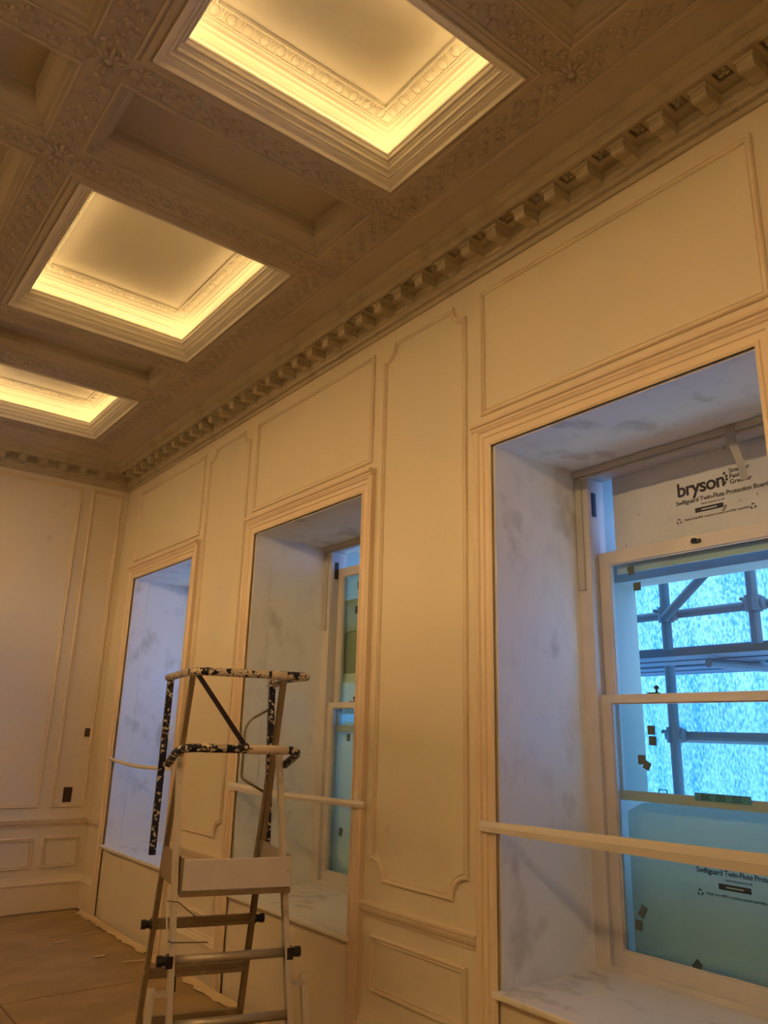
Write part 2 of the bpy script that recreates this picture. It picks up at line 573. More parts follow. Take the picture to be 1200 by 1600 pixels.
bm = bmesh.new()
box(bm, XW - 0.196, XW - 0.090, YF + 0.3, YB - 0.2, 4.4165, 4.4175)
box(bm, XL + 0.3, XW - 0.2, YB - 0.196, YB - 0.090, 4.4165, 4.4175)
link('pocket_shade_plate', bm, 'pocket', cornice)  # dark plate that paints in the shade of the gaps round the rosettes

def modillion_bm(fn):
    bm = bmesh.new()
    prof = [(0.052, 4.400), (0.166, 4.400), (0.170, 4.392), (0.170, 4.350), (0.164, 4.338), (0.150, 4.334), (0.125, 4.340),
            (0.095, 4.344), (0.052, 4.336)]
    for hw, pr in ((0.034, prof), (0.041, [(0.052, 4.400), (0.180, 4.400), (0.180, 4.386), (0.174, 4.380), (0.052, 4.380)])):
        a = [bm.verts.new(fn(p, -hw, z)) for p, z in pr]
        b = [bm.verts.new(fn(p, hw, z)) for p, z in pr]
        for k in range(len(pr)):
            q = (k + 1) % len(pr)
            bm.faces.new((a[k], a[q], b[q], b[k]))
        bm.faces.new(a)
        bm.faces.new(list(reversed(b)))
    # raised leaf on the underside
    return bm
def rosette_bm(fn):
    bm = bmesh.new()
    c = Vector(fn(0.148, 0, 4.417))
    ax = Vector(fn(1, 0, 0)) - Vector(fn(0, 0, 0))
    ay = Vector(fn(0, 1, 0)) - Vector(fn(0, 0, 0))
    dn = Vector((0, 0, -1))
    for k in range(4):
        t = 2 * math.pi * (k + 0.5) / 4
        d = ax * math.cos(t) + ay * math.sin(t)
        e = ay * math.cos(t) - ax * math.sin(t)
        dome(bm, c + d * 0.0185, d, e, dn, 0.0165, 0.0160, 0.020, 8, 3)
    dome(bm, c, ax, ay, dn, 0.011, 0.011, 0.026, 8, 3)
    dome(bm, c, ax, ay, dn, 0.030, 0.030, 0.012, 12, 2)
    return bm
def repeat(name, bm_fn, m, places, parent, smooth=False):
    first = None
    for loc in places:
        if first is None:
            first = link(name, bm_fn, m, parent, smooth)
            first.location = loc
        else:
            o = first.copy()
            COL.objects.link(o)
            o.parent = parent
            o.location = loc
    return first
repeat('modillion', modillion_bm(FCR), 'cornice', [(0, y + PER / 2, 0) for y in RY], cornice)
repeat('modillion', modillion_bm(FCB), 'cornice', [(x - PER / 2, 0, 0) for x in RX], cornice)
repeat('rosette', rosette_bm(FCR), 'cornice', [(0, y, 0) for y in RY], cornice, True)
repeat('rosette', rosette_bm(FCB), 'cornice', [(x, 0, 0) for x in RX], cornice, True)

# ================================================================ CEILING
ROWS = [('t', -3.2, -1.5), ('c', -1.29, -0.77), ('t', -0.56, 0.87), ('c', 1.07, 1.585), ('t', 1.765, 2.81), ('c', 2.99, 3.52),
        ('t', 3.735, 5.40), ('c', 5.61, 6.115), ('t', 6.32, 7.60)]
COLS = [('l', -2.138, -0.742), ('m', -0.552, 0.552), ('r', 0.742, 2.138)]
HX0, HX1, HY0, HY1 = -2.138, 2.138, -3.2, 7.60
bm = bmesh.new()
T = ZC + 0.02
xs = sorted({XL, XW} | {v for c in COLS for v in c[1:]})
ysl = sorted({YF, YB} | {v for r in ROWS for v in r[1:]})
holes = [(c[1], c[2], r[1], r[2]) for c in COLS for r in ROWS]
for i in range(len(xs) - 1):
    for j in range(len(ysl) - 1):
        cx, cy = (xs[i] + xs[i + 1]) / 2, (ysl[j] + ysl[j + 1]) / 2
        if any(h[0] < cx < h[1] and h[2] < cy < h[3] for h in holes):
            continue
        vs = [bm.verts.new(p) for p in ((xs[i], ysl[j], ZC), (xs[i + 1], ysl[j], ZC), (xs[i + 1], ysl[j + 1], ZC), (xs[i], ysl[j + 1], ZC))]
        bm.faces.new(vs)
bmesh.ops.remove_doubles(bm, verts=bm.verts[:], dist=1e-5)
box(bm, XL - 0.2, XW + 0.2, YF - 0.2, YB + 0.2, 4.95, 5.05)
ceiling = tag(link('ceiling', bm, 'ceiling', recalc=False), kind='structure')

# fillets that edge the carved borders (outer run and round every recess)
bm = bmesh.new()
EDGE = [(-0.008, ZC + 0.001), (-0.008, ZC - 0.006), (-0.002, ZC - 0.010), (0.004, ZC - 0.006), (0.008, ZC - 0.003), (0.014, ZC - 0.009), (0.020, ZC - 0.006), (0.020, ZC + 0.001)]
fz = lambda a, b, h: (a, b, h)
sweep(bm, rect(-2.365, 2.365, -3.4, 7.78), EDGE, fz, closed=True)
for h in holes:
    sweep(bm, list(reversed(rect(*h))), [(0.0, ZC + 0.001), (0.0, ZC - 0.006), (0.008, ZC - 0.009), (0.014, ZC - 0.004), (0.014, ZC + 0.001)], fz, closed=True)
link('border_moulding', bm, 'relief', ceiling)

# leaf relief ------------------------------------------------------------
def petal(bm, x, y, ang, L, Wd, H=0.010):
    """tear-drop leaf lying on the ceiling, tip along ang"""
    ca, sa = math.cos(ang), math.sin(ang)
    shp = [(0, 0), (0.22, 0.34), (0.5, 0.5), (0.78, 0.30), (1, 0), (0.78, -0.30), (0.5, -0.5), (0.22, -0.34)]
    vs = []
    for u, v in shp:
        a, b = u * L, v * Wd
        vs.append(bm.verts.new((x + a * ca - b * sa, y + a * sa + b * ca, ZC + 0.0005)))
    mid = []
    for u, v in shp:
        a, b = (0.5 + (u - 0.5) * 0.82) * L, v * Wd * 0.80
        mid.append(bm.verts.new((x + a * ca - b * sa, y + a * sa + b * ca, ZC - H)))
    cen = bm.verts.new((x + 0.5 * L * ca, y + 0.5 * L * sa, ZC - H * 0.75))
    for i in range(8):
        q = (i + 1) % 8
        bm.faces.new((vs[i], vs[q], mid[q], mid[i]))
        bm.faces.new((mid[i], mid[q], cen))
def strip(x0, y0, x1, y1, wd):
    """running oak-leaf pattern from (x0,y0) to (x1,y1)"""
    bm = bmesh.new()
    d = Vector((x1 - x0, y1 - y0))
    L = d.length
    d.normalize()
    nrm = Vector((-d.y, d.x))
    a0 = math.atan2(d.y, d.x)
    n = max(1, int(L / 0.105))
    st = L / n
    for i in range(n):
        for r_, off in ((-0.72, 0.5), (0.0, 0.0), (0.72, 0.5)):
            c = Vector((x0, y0)) + d * (st * (i + 0.15 + off * 0.9)) + nrm * (r_ * wd * 0.5)
            if (c - Vector((x0, y0))).dot(d) > L - 0.03: continue
            for da, ln in ((0, 0.052), (0.85, 0.036), (-0.85, 0.036)):
                petal(bm, c.x, c.y, a0 + da + random.uniform(-0.12, 0.12), ln, ln * 0.55, 0.012)
            dome(bm, (c.x - d.x * 0.012, c.y - d.y * 0.012, ZC), (1, 0, 0), (0, 1, 0), (0, 0, -1), 0.011, 0.011, 0.008, 7, 2)
    return bm
def boss(bm, x, y):
    for k in range(12):
        t = 2 * math.pi * k / 12
        petal(bm, x + 0.022 * math.cos(t), y + 0.022 * math.sin(t), t, 0.066 if k % 2 else 0.050, 0.024, 0.012)
    dome(bm, (x, y, ZC), (1, 0, 0), (0, 1, 0), (0, 0, -1), 0.02, 0.02, 0.011, 10, 3)
xlines = [-2.25, -0.647, 0.647, 2.25]
rv = [r for r in ROWS if r[2] > 0.5]
ylines = [(rv[i][2] + rv[i + 1][1]) / 2 for i in range(len(rv) - 1)] + [7.69]
ybeg = 0.4
for xl in xlines[1:]:
    wd = 0.115 if abs(xl) < 2 else 0.13
    prev = ybeg
    for yl in ylines:
        link('leaf_frieze', strip(xl, prev + 0.07, xl, yl - 0.07, wd), 'relief', ceiling, True)
        prev = yl
for yl in ylines:
    wd = 0.115
    for xa, xb in ((-0.647, 0.647), (0.647, 2.25)):
        link('leaf_frieze', strip(xa + 0.08, yl, xb - 0.08, yl, wd), 'relief', ceiling, True)
for xl in xlines[1:]:
    for yl in ylines:
        bmb = bmesh.new()
        boss(bmb, xl, yl)
        link('leaf_boss', bmb, 'relief', ceiling, True)

# plain recessed coffers --------------------------------------------------
def coffer(x0, x1, y0, y1, label):
    t = root('ceiling_coffer', ((x0 + x1) / 2, (y0 + y1) / 2, ZC))
    tag(t, label, 'ceiling coffer', 'unlit coffers between the lit trays')
    ox, oy = (x0 + x1) / 2, (y0 + y1) / 2
    f = lambda a, b, h: (a - ox, b - oy, h - ZC)
    bm = bmesh.new()
    sweep(bm, rect(x0, x1, y0, y1), [(-0.004, 4.502), (0.016, 4.502), (0.020, 4.520), (0.040, 4.524), (0.048, 4.540), (0.062, 4.556),
                                     (0.078, 4.566), (0.082, 4.590), (0.090, 4.594), (0.090, 4.640), (0.098, 4.646)], f, closed=True)
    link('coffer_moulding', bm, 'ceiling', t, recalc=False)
    bm = bmesh.new()
    box(bm, x0 - ox + 0.09, x1 - ox - 0.09, y0 - oy + 0.09, y1 - oy - 0.09, 0.146, 0.16)
    link('coffer_panel', bm, 'ceiling', t)
    return t

# lit trays ----------------------------------------------------------------
def tray(x0, x1, y0, y1, label):
    """x0..x1, y0..y1 = outer edge of the lip"""
    ox, oy = (x0 + x1) / 2, (y0 + y1) / 2
    t = root('ceiling_tray_light', (ox, oy, ZC))
    tag(t, label, 'ceiling light', 'lit ceiling trays above the window side')
    f = lambda a, b, h: (a - ox, b - oy, h - ZC)
    R0 = rect(x0, x1, y0, y1)
    bm = bmesh.new()   # lip and stepped frame up to the trough edge
    sweep(bm, R0, [(-0.003, 4.505), (-0.003, 4.488), (0.003, 4.488), (0.003, 4.516), (0.034, 4.519), (0.034, 4.530), (0.040, 4.532), (0.040, 4.527), (0.046, 4.527), (0.046, 4.541),
                   (0.054, 4.543), (0.058, 4.552), (0.064, 4.552), (0.064, 4.547), (0.070, 4.547), (0.070, 4.566), (0.078, 4.570), (0.082, 4.582), (0.088, 4.586),
                   (0.088, 4.580), (0.094, 4.580), (0.096, 4.602), (0.102, 4.604), (0.102, 4.614), (0.092, 4.614), (0.088, 4.592), (0.012, 4.592)], f, closed=True)
    link('stepped_frame', bm, 'tray', t, recalc=False)
    bm = bmesh.new()
    sweep(bm, R0, [(-0.066, 4.501), (-0.050, 4.501), (-0.044, 4.495), (-0.020, 4.495), (-0.014, 4.501), (-0.003, 4.503)], f, closed=True)
    link('outer_fillet', bm, 'ceiling', t, recalc=False)
    bm = bmesh.new()   # cove wall above the trough
    sweep(bm, R0, [(0.012, 4.588), (0.012, 4.690), (0.022, 4.694), (0.022, 4.704), (0.032, 4.708), (0.036, 4.722), (0.048, 4.736),
                   (0.064, 4.744), (0.070, 4.752), (0.084, 4.756), (0.092, 4.768), (0.104, 4.774), (0.106, 4.782)], f, closed=True)
    link('cove', bm, 'tray', t, recalc=False)
    bm = bmesh.new()   # egg and dart band
    e0, e1, zb0, zb1 = 0.106, 0.186, 4.780, 4.796
    sweep(bm, R0, [(e0, zb0), (e0 + 0.004, zb0 - 0.006), (e0 + 0.010, zb0 - 0.004), (e0 + 0.012, zb0 + 0.004), (e1 - 0.012, zb1 + 0.002), (e1 - 0.010, zb1 - 0.006), (e1 - 0.002, zb1 - 0.006), (e1, zb1 + 0.012)], f, closed=True)
    wdt, hgt = x1 - x0, y1 - y0
    mid = (e0 + e1) / 2
    sl = Vector((e1 - e0, zb1 - zb0)).normalized()
    for (ax, ay, bx, by) in ((x0, y0, x1, y0), (x1, y0, x1, y1), (x1, y1, x0, y1), (x0, y1, x0, y0)):
        d = Vector((bx - ax, by - ay))
        L = d.length
        d.normalize()
        nn = Vector((-d.y, d.x))
        n = max(3, round((L - 2 * mid) / 0.088))
        st = (L - 2 * mid) / n
        A = Vector((d.x, d.y, 0))
        Bv = Vector((nn.x * sl.x, nn.y * sl.x, sl.y))
        Dn = A.cross(Bv).normalized()
        if Dn.z > 0: Dn = -Dn
        for i in range(n + 1):
            c = Vector((ax, ay)) + d * (mid + st * i) + nn * mid
            c3 = Vector((c.x - ox, c.y - oy, (zb0 + zb1) / 2 - ZC + 0.002))
            if i < n:
                ce = c3 + A * st / 2
                dome(bm, ce, A, Bv, Dn, 0.021, 0.027, 0.013, 10, 3)
                # shell round the egg
                pts = []
                for k in range(13):
                    tt = math.pi * (-0.25 + 1.5 * k / 12) + math.pi
                    pts.append(ce + A * 0.029 * math.cos(tt) + Bv * 0.034 * math.sin(tt) + Dn * 0.003)
                tube(bm, pts, 0.0035, 5)
            if 0 < i < n:
                vs = [c3 - Bv * 0.032, c3 - A * 0.008 + Bv * 0.006, c3 + Bv * 0.030, c3 + A * 0.008 + Bv * 0.006]
                vv = [bm.verts.new(v) for v in vs]
                tp = bm.verts.new(c3 + Dn * 0.012)
                for k in range(4):
                    bm.faces.new((vv[k], vv[(k + 1) % 4], tp))
    link('egg_and_dart_moulding', bm, 'tray', t, recalc=False)
    bm = bmesh.new()
    box(bm, x0 - ox + e1 - 0.002, x1 - ox - e1 + 0.002, y0 - oy + e1 - 0.002, y1 - oy - e1 + 0.002, 0.306, 0.33)
    link('tray_panel', bm, 'tray', t)
    q = 0.074
    for a in ((x0 + q, x1 - q, y0 + q - 0.010, y0 + q + 0.010), (x0 + q, x1 - q, y1 - q - 0.010, y1 - q + 0.010),
              (x0 + q - 0.010, x0 + q + 0.010, y0 + q + 0.03, y1 - q - 0.03), (x1 - q - 0.010, x1 - q + 0.010, y0 + q + 0.03, y1 - q - 0.03)):
        link('led_strip', B(a[0] - ox, a[1] - ox, a[2] - oy, a[3] - oy, 0.0915, 0.097), 'led', t)
    return t

CL = {1: 'nearest', 2: 'middle', 3: 'farthest'}
rownum = {4: 'above the nearest window, cut off by the top edge of the photo', 6: 'between two dark coffers, the middle of the three in a row',
          8: 'in the row by the far wall, farthest of the three in a row'}
for ri, (kind, y0, y1) in enumerate(ROWS):
    for cn, x0, x1 in COLS:
        side = {'l': 'left side', 'm': 'centre', 'r': 'window side'}[cn]
        if kind == 't' and cn != 'm':
            inset = 0.058
            nm = {4: 'glowing recessed ceiling tray nearest the camera, cut off by the top of the photo',
                  6: 'glowing recessed ceiling tray in the middle of the row, fully framed by carved borders',
                  8: 'glowing recessed ceiling tray farthest away, cut by the left edge near the far wall'}
            lb = nm.get(ri) if cn == 'r' else None
            if lb is None:
                lb = 'lit ceiling tray on the %s of the room in row %s, out of view' % (side, ['one', 'two', 'three', 'four', 'five', 'six', 'seven', 'eight', 'nine'][ri])
            if cn == 'r':
                tray(x0 + inset, x1 - 0.03, y0 + 0.052, y1 - (0.042 if ri == 4 else 0.055), lb)
            else:
                tray(x0 + 0.03, x1 - inset, y0 + 0.052, y1 - 0.05, lb)
        else:
            if ri in (0, 1, 2) or cn == 'l':
                lb = 'plain coffer on the %s in row %s behind the camera side' % (side, ['one', 'two', 'three', 'four', 'five', 'six', 'seven', 'eight', 'nine'][ri])
            else:
                lb = {(3, 'r'): 'dark unlit coffer in the top right corner of the photo',
                      (5, 'r'): 'long dark unlit coffer between the nearest and middle glowing trays',
                      (7, 'r'): 'dark unlit coffer between the middle and farthest glowing trays',
                      (3, 'm'): 'dark coffer beyond the top edge of the photo',
                      (4, 'm'): 'dark coffer in the top left corner left of the nearest glowing tray',
                      (5, 'm'): 'dark coffer with an amber-lit end at the upper left edge of the photo',
                      (6, 'm'): 'dark coffer at the left edge beside the middle glowing tray',
                      (7, 'm'): 'dark coffer left of the one between the two far trays',
                      (8, 'm'): 'dark coffer left of the farthest glowing tray'}[(ri, cn)]
            coffer(x0, x1, y0, y1, lb)

# ================================================================ WINDOWS
XF = 3.46           # room face of the sash box frame
CASE = [(0.0, -0.30), (0.0, 0.020), (-0.012, 0.026), (-0.018, 0.026), (-0.022, 0.018), (-0.050, 0.020), (-0.054, 0.026), (-0.078, 0.028),
        (-0.084, 0.036), (-0.096, 0.042), (-0.104, 0.036), (-0.112, 0.038), (-0.120, 0.034), (-0.120, -0.002)]

def sash(parent, name, x, y0, y1, z0, z1, st, top, bot, th=0.042):
    """one sash: mitred frame, pane"""
    bm = bmesh.new()
    box(bm, x, x + th, y0, y0 + st, z0, z1)
    box(bm, x, x + th, y1 - st, y1, z0, z1)
    box(bm, x, x + th, y0 + st, y1 - st, z1 - top, z1)
    box(bm, x, x + th, y0 + st, y1 - st, z0, z0 + bot)
    # glazing bead
    g = 0.007
    for a in ((y0 + st, y0 + st + g, z0 + bot, z1 - top), (y1 - st - g, y1 - st, z0 + bot, z1 - top),
              (y0 + st + g, y1 - st - g, z1 - top - g, z1 - top), (y0 + st + g, y1 - st - g, z0 + bot, z0 + bot + g)):
        box(bm, x + 0.010, x + 0.018, *a)
    s = link(name, bm, 'sash', parent)
    link('glass_pane', B(x + 0.019, x + 0.023, y0 + st - 0.003, y1 - st + 0.003, z0 + bot - 0.003, z1 - top + 0.003), 'glass', s)
    return s

def window(n, y0, y1, drop):
    w = root('window_%d' % n, (0, 0, 0))
    tag(w, kind='structure')
    # casing round the opening, down to the floor
    bm = bmesh.new()
    path = [(y1, 0.0), (y1, ZH), (y0, ZH), (y0, 0.0)]
    sweep(bm, path, [(o, h) for o, h in CASE if h > -0.1], FR)
    link('casing', bm, 'casing', w)
    bm = bmesh.new()   # projecting cap on the head casing
    sweep(bm, [(XW, y0 - 0.125), (XW, y1 + 0.125)], [(0, 3.300), (0.040, 3.300), (0.046, 3.306), (0.046, 3.316), (0.058, 3.322), (0.062, 3.334), (0.062, 3.344), (0.0, 3.348)], fz)
    link('casing_cap', bm, 'casing', w)
    # lining boards: cheeks and head, with the joint 150 mm in
    for nm, yy, s in (('lining_cheek', y1, -1), ('lining_cheek', y0, 1)):
        bm = bmesh.new()
        a, b = sorted((yy, yy + s * 0.010))
        box(bm, XW - 0.0, XW + 0.150, a, b, ZS, ZH - 0.0)
        a, b = sorted((yy, yy + s * 0.0075))
        box(bm, XW + 0.152, XF + 0.10, a, b, ZS, ZH)
        link(nm, bm, 'board', w)
    bm = bmesh.new()
    box(bm, XW, XF + 0.10, y0, y1, ZH - 0.006, ZH + 0.004)
    link('lining_head', bm, 'board', w)
    # sill board with rounded nose
    bm = bmesh.new()
    box(bm, XW - 0.045, XF + 0.04, y0 - 0.022, y1 + 0.022, ZS - 0.028, ZS)
    for v in bm.verts:   # the horns stand only in front of the casing
        pass
    bevel(bm, 0.008, 2)
    link('window_sill', bm, 'sill', w)
    # apron panel below the sill
    bm = bmesh.new()
    box(bm, XW - 0.006, XW + 0.004, y0, y1, 0.0, ZS - 0.028)
    link('apron', bm, 'wall', w)
    # box frame
    fy0, fy1 = y0 + 0.008, y1 - 0.008
    bm = bmesh.new()
    jw = 0.085
    for a, b in ((fy1 - jw, fy1), (fy0, fy0 + jw)):
        box(bm, XF, XF + 0.03, a, b, 0.668, 3.150)
    box(bm, XF, XF + 0.03, fy0, fy1, 3.150, ZH - 0.006)
    box(bm, XF, XF + 0.16, fy0, fy1, ZS, 0.668)
    link('box_frame', bm, 'sash', w)
    bm = bmesh.new()   # pulley stiles behind the frame face
    for a, b in ((fy1 - jw + 0.012, fy1), (fy0, fy0 + jw - 0.012)):
        box(bm, XF + 0.03, XF + 0.16, a, b, 0.668, 3.16)
    box(bm, XF + 0.03, XF + 0.16, fy0, fy1, 3.165, ZH - 0.006)
    link('pulley_stile', bm, 'sash', w)
    bm = bmesh.new()   # head bead
    box(bm, XF - 0.030, XF, fy0, fy1, 3.163, 3.199)
    box(bm, XF - 0.014, XF, fy0, fy1, 3.148, 3.163)
    bevel(bm, 0.004, 1)
    link('head_bead', bm, 'bead', w)
    bm = bmesh.new()   # unfinished cover strips, stopping part way down
    box(bm, XF - 0.014, XF - 0.0, fy1 - 0.048, fy1 - 0.006, 2.51, 3.163)
    box(bm, XF - 0.014, XF - 0.0, fy0 + 0.006, fy0 + 0.048, 2.51, 3.163)
    link('cover_strip', bm, 'bead', w)
    sy0, sy1 = y0 + 0.088, y1 - 0.088
    lo = sash(w, 'lower_sash', XF + 0.030, sy0, sy1, 0.668, 1.944, 0.062, 0.042, 0.070)
    up = sash(w, 'upper_sash', XF + 0.080, sy0, sy1, 1.855 - drop, 3.150 - drop, 0.062, 0.070, 0.040)
    # fittings
    bm = bmesh.new()
    yc = (y0 + y1) / 2 + 0.30
    tube(bm, [(XF + 0.05, yc, 1.944), (XF + 0.05, yc, 1.972)], 0.006, 8)
    dome(bm, (XF + 0.05, yc, 1.968), (1, 0, 0), (0, 1, 0), (0, 0, 1), 0.014, 0.014, 0.018, 10, 3)
    box(bm, XF + 0.035, XF + 0.065, yc - 0.012, yc + 0.045, 1.944, 1.950)
    link('sash_fastener', bm, 'dark', lo)
    zt = 3.150 - drop
    bm = bmesh.new()
    box(bm, XF + 0.066, XF + 0.080, 2.0 + y0 - 1.276, 2.048 + y0 - 1.276, zt - 0.04, zt - 0.024)
    dome(bm, (XF + 0.066, 2.03 + y0 - 1.276, zt - 0.030), (0, 1, 0), (0, 0, 1), (-1, 0, 0), 0.016, 0.014, 0.014, 10, 3)
    link('sash_catch', bm, 'dark', up)
    bm = bmesh.new()
    yr = (y0 + y1) / 2 + 0.335
    tube(bm, [(XF + 0.10, yr - 0.022, 1.855 - drop + 0.04), (XF + 0.10, yr - 0.022, 1.855 - drop + 0.062), (XF + 0.10, yr + 0.022, 1.855 - drop + 0.062), (XF + 0.10, yr + 0.022, 1.855 - drop + 0.04)], 0.003, 6)
    link('sash_eye', bm, 'dark', up)
    bm = bmesh.new()
    box(bm, XF + 0.040, XF + 0.075, sy1 + 0.0 - 0.004, sy1 + 0.004, 2.935, 3.075)
    bevel(bm, 0.002, 1)
    link('sash_restrictor', bm, 'dark', w)
    # stone reveal outside
    bm = bmesh.new()
    rw = 0.045 if n == 1 else 0.004
    box(bm, XF + 0.162, 3.93, y1 - rw, y1 + 0.03, ZS - 0.2, ZH + 0.05)
    box(bm, XF + 0.162, 3.93, y0 - 0.03, y0 + rw, ZS - 0.2, ZH + 0.05)
    box(bm, XF + 0.162, 4.00, y0, y1, ZS - 0.25, ZS - 0.02)
    link('stone_reveal', bm, 'stone', w)
    return w
wins = [window(1, *OPEN[0], 0.43), window(2, *OPEN[1], 0.13), window(3, *OPEN[2], 0.30)]
# exterior lintel panel of window 1 (hangs below the window head outside)
link('exterior_lintel', B(3.74, 3.93, OPEN[0][0] + 0.045, OPEN[0][1] - 0.045, 2.585, 2.78), 'stone', wins[0])

# ================================================================ WINDOW PROTECTION, TAPES, PADS
# matrix: board faces the room (-x); text runs towards -y (to the right seen from inside)
def face_mtx(x, y, z, tilt=0.0):
    # columns: text x -> -y ; text y -> +z ; text z -> -x
    m = Matrix(((0, 0, -1, x), (-1, 0, 0, y), (0, 1, 0, z), (0, 0, 0, 1)))
    return m @ Matrix.Rotation(tilt, 4, 'Z')

def recycle_icon(bm, x, y, z, r):
    """three chasing arrows"""
    for k in range(3):
        a0 = math.radians(90 + 120 * k)
        pts = [(0.9, 8), (1.0, -14), (0.72, -48)]
        q = []
        for rr, da in ((1.0, -40), (1.0, 12), (0.62, 12), (0.62, -40)):
            t = a0 + math.radians(da)
            q.append(bm.verts.new((x, y - r * rr * math.cos(t), z + r * rr * math.sin(t))))
        bm.faces.new(q)
        q = []
        for rr, da in ((1.22, 10), (0.81, 46), (0.42, 10)):
            t = a0 + math.radians(da)
            q.append(bm.verts.new((x, y - r * rr * math.cos(t), z + r * rr * math.sin(t))))
        bm.faces.new(q)

def prints(parent, x, y, z, s, full=True):
    """printed block; (y, z) = left end of the baseline of the big word"""
    if full:
        text_mesh('printed_logo', 'bryson', 0.105 * s, 'print', parent, face_mtx(x, y, z, 0.02), bold=0.0022 * s, spacing=0.93)
        bm = bmesh.new()     # chevron mark after the word
        for dz, dy in ((0.062, 0.0), (0.045, 0.010), (0.028, 0.010), (0.012, 0.0)):
            box(bm, x - 0.0004, x + 0.0002, y - 0.264 * s - dy * s - 0.012, y - 0.264 * s - dy * s, z + dz * s, z + dz * s + 0.014 * s)
        link('printed_chevron', bm, 'print', parent)
        for i, wd in enumerate(('Smarter', 'Faster', 'Greener')):
            text_mesh('printed_words', wd, 0.033 * s, 'print', parent, face_mtx(x, y - 0.295 * s, z + (0.066 - 0.030 * i) * s), bold=0.0005)
    text_mesh('printed_words', 'Swiftguard Twin-Flute Protection Board', 0.034 * s, 'print', parent, face_mtx(x, y + 0.012, z - 0.045 * s), bold=0.0003, spacing=0.92)
    text_mesh('printed_words', 'www.bryson.co.uk', 0.017 * s, 'print', parent, face_mtx(x, y - 0.13 * s, z - 0.067 * s))
    link('printed_bar', B(x - 0.0006, x, y - 0.25 * s, y - 0.095 * s, z - 0.105 * s, z - 0.080 * s), 'print', parent)
    link('printed_line', B(x - 0.0009, x - 0.0006, y - 0.215 * s, y - 0.130 * s, z - 0.096 * s, z - 0.090 * s), 'card', parent)
    text_mesh('printed_words', 'Made from 80% recycled content and fully recyclable', 0.0175 * s, 'print', parent, face_mtx(x, y - 0.03 * s, z - 0.137 * s), spacing=0.95)
    for dy in (0.0, 0.40):
        bm = bmesh.new()
        recycle_icon(bm, x - 0.0004, y - dy * s, z - 0.133 * s, 0.016 * s)
        link('recycling_symbol', bm, 'print', parent, recalc=False)

# upper board in window 1, standing behind the dropped sash
def wavy_board(name, x, y0, y1, z0, z1, top_fn, m, th=0.006, n=24, bow=0.0):
    bm = bmesh.new()
    front, back = [], []
    for i in range(n + 1):
        t = i / n
        y = y0 + (y1 - y0) * t
        xx = x + bow * math.sin(math.pi * t)
        zt = top_fn(t)
        front.append((bm.verts.new((xx, y, z0)), bm.verts.new((xx, y, zt))))
        back.append((bm.verts.new((xx + th, y, z0)), bm.verts.new((xx + th, y, zt))))
    for i in range(n):
        bm.faces.new((front[i][0], front[i + 1][0], front[i + 1][1], front[i][1]))
        bm.faces.new((back[i][0], back[i][1], back[i + 1][1], back[i + 1][0]))
        bm.faces.new((front[i][1], front[i + 1][1], back[i + 1][1], back[i][1]))
        bm.faces.new((front[i][0], back[i][0], back[i + 1][0], front[i + 1][0]))
    bm.faces.new((front[0][0], front[0][1], back[0][1], back[0][0]))
    bm.faces.new((front[n][0], back[n][0], back[n][1], front[n][1]))
    return link(name, bm, m)
tb = wavy_board('protection_board', 3.600, 1.40, 2.545, 2.60, 3.14, lambda t: 3.175 + 0.006 * math.sin(9 * t), 'card')
tag(tb, 'pale fluted protection board with a dark printed logo at the top of the nearest window', 'protection board')
prints(tb, 3.5994, 2.144, 2.956, 0.99)
lb = wavy_board('protection_board', 3.66, 1.38, 2.61, 0.66, 1.43, lambda t: 1.35 + 0.095 * math.sin(math.pi * min(1, t * 0.70 + 0.14)) - 0.5 * max(0, t - 0.93), 'twinflute', bow=-0.02)
tag(lb, 'translucent protection board with bowed top edge behind the lower pane of the nearest window', 'protection board')
prints(lb, 3.635, 2.215, 1.172, 1.0, full=False)
# middle window boards
b2 = wavy_board('protection_board', 3.595, 3.91, 5.28, 0.66, 1.80, lambda t: 1.80 - 0.4 * max(0, t - 0.90), 'card2')
tag(b2, 'pale protection board behind the lower pane of the middle window', 'protection board')
b3 = wavy_board('protection_board', 3.595, 3.91, 5.28, 1.86, 2.17, lambda t: 2.17, 'card2')
tag(b3, 'pale board strip outside the middle window just above its meeting rail', 'protection board')
b4 = wavy_board('protection_board', 3.595, 3.91, 5.28, 2.50, 2.76, lambda t: 2.76, 'card3')
b6 = wavy_board('protection_board', 3.602, 3.91, 5.28, 2.72, 3.02, lambda t: 3.02, 'twinflute')
tag(b6, 'bright translucent board at the very top of the middle window', 'protection board')
tag(b4, 'grey board strip outside the upper pane of the middle window', 'protection board')
b5 = wavy_board('protection_board', 3.603, 3.91, 5.28, 2.10, 2.54, lambda t: 2.54, 'olive', th=0.008)
tag(b5, 'dull olive board across the upper pane of the middle window', 'protection board')

# cork pads on the panes
def pad(x, y, z, w, h, rot, label):
    bm = B(-0.0025, 0.0, -w / 2, w / 2, -h / 2, h / 2)
    o = link('cork_pad', bm, 'cork')
    o.location = (x, y, z)
    o.rotation_euler = (rot, 0, 0)
    tag(o, label, 'spacer pad', 'cork glazing pads left on the window glass')
XP1 = XF + 0.030 + 0.0185
XP2 = XF + 0.080 + 0.0185
pad(XP1, 2.335, 1.768, 0.042, 0.044, 0.0, 'dark cork pad on the nearest window, upper one of the stacked pair')
pad(XP1, 2.331, 1.717, 0.042, 0.044, 0.05, 'dark cork pad on the nearest window, lower one of the stacked pair')
pad(XP1, 2.400, 1.625, 0.042, 0.044, 0.0, 'dark cork pad left of and below the stacked pair on the nearest window')
pad(XP1 - 0.003, 2.370, 1.598, 0.036, 0.040, 0.5, 'tilted cork pad overlapping another on the nearest window')
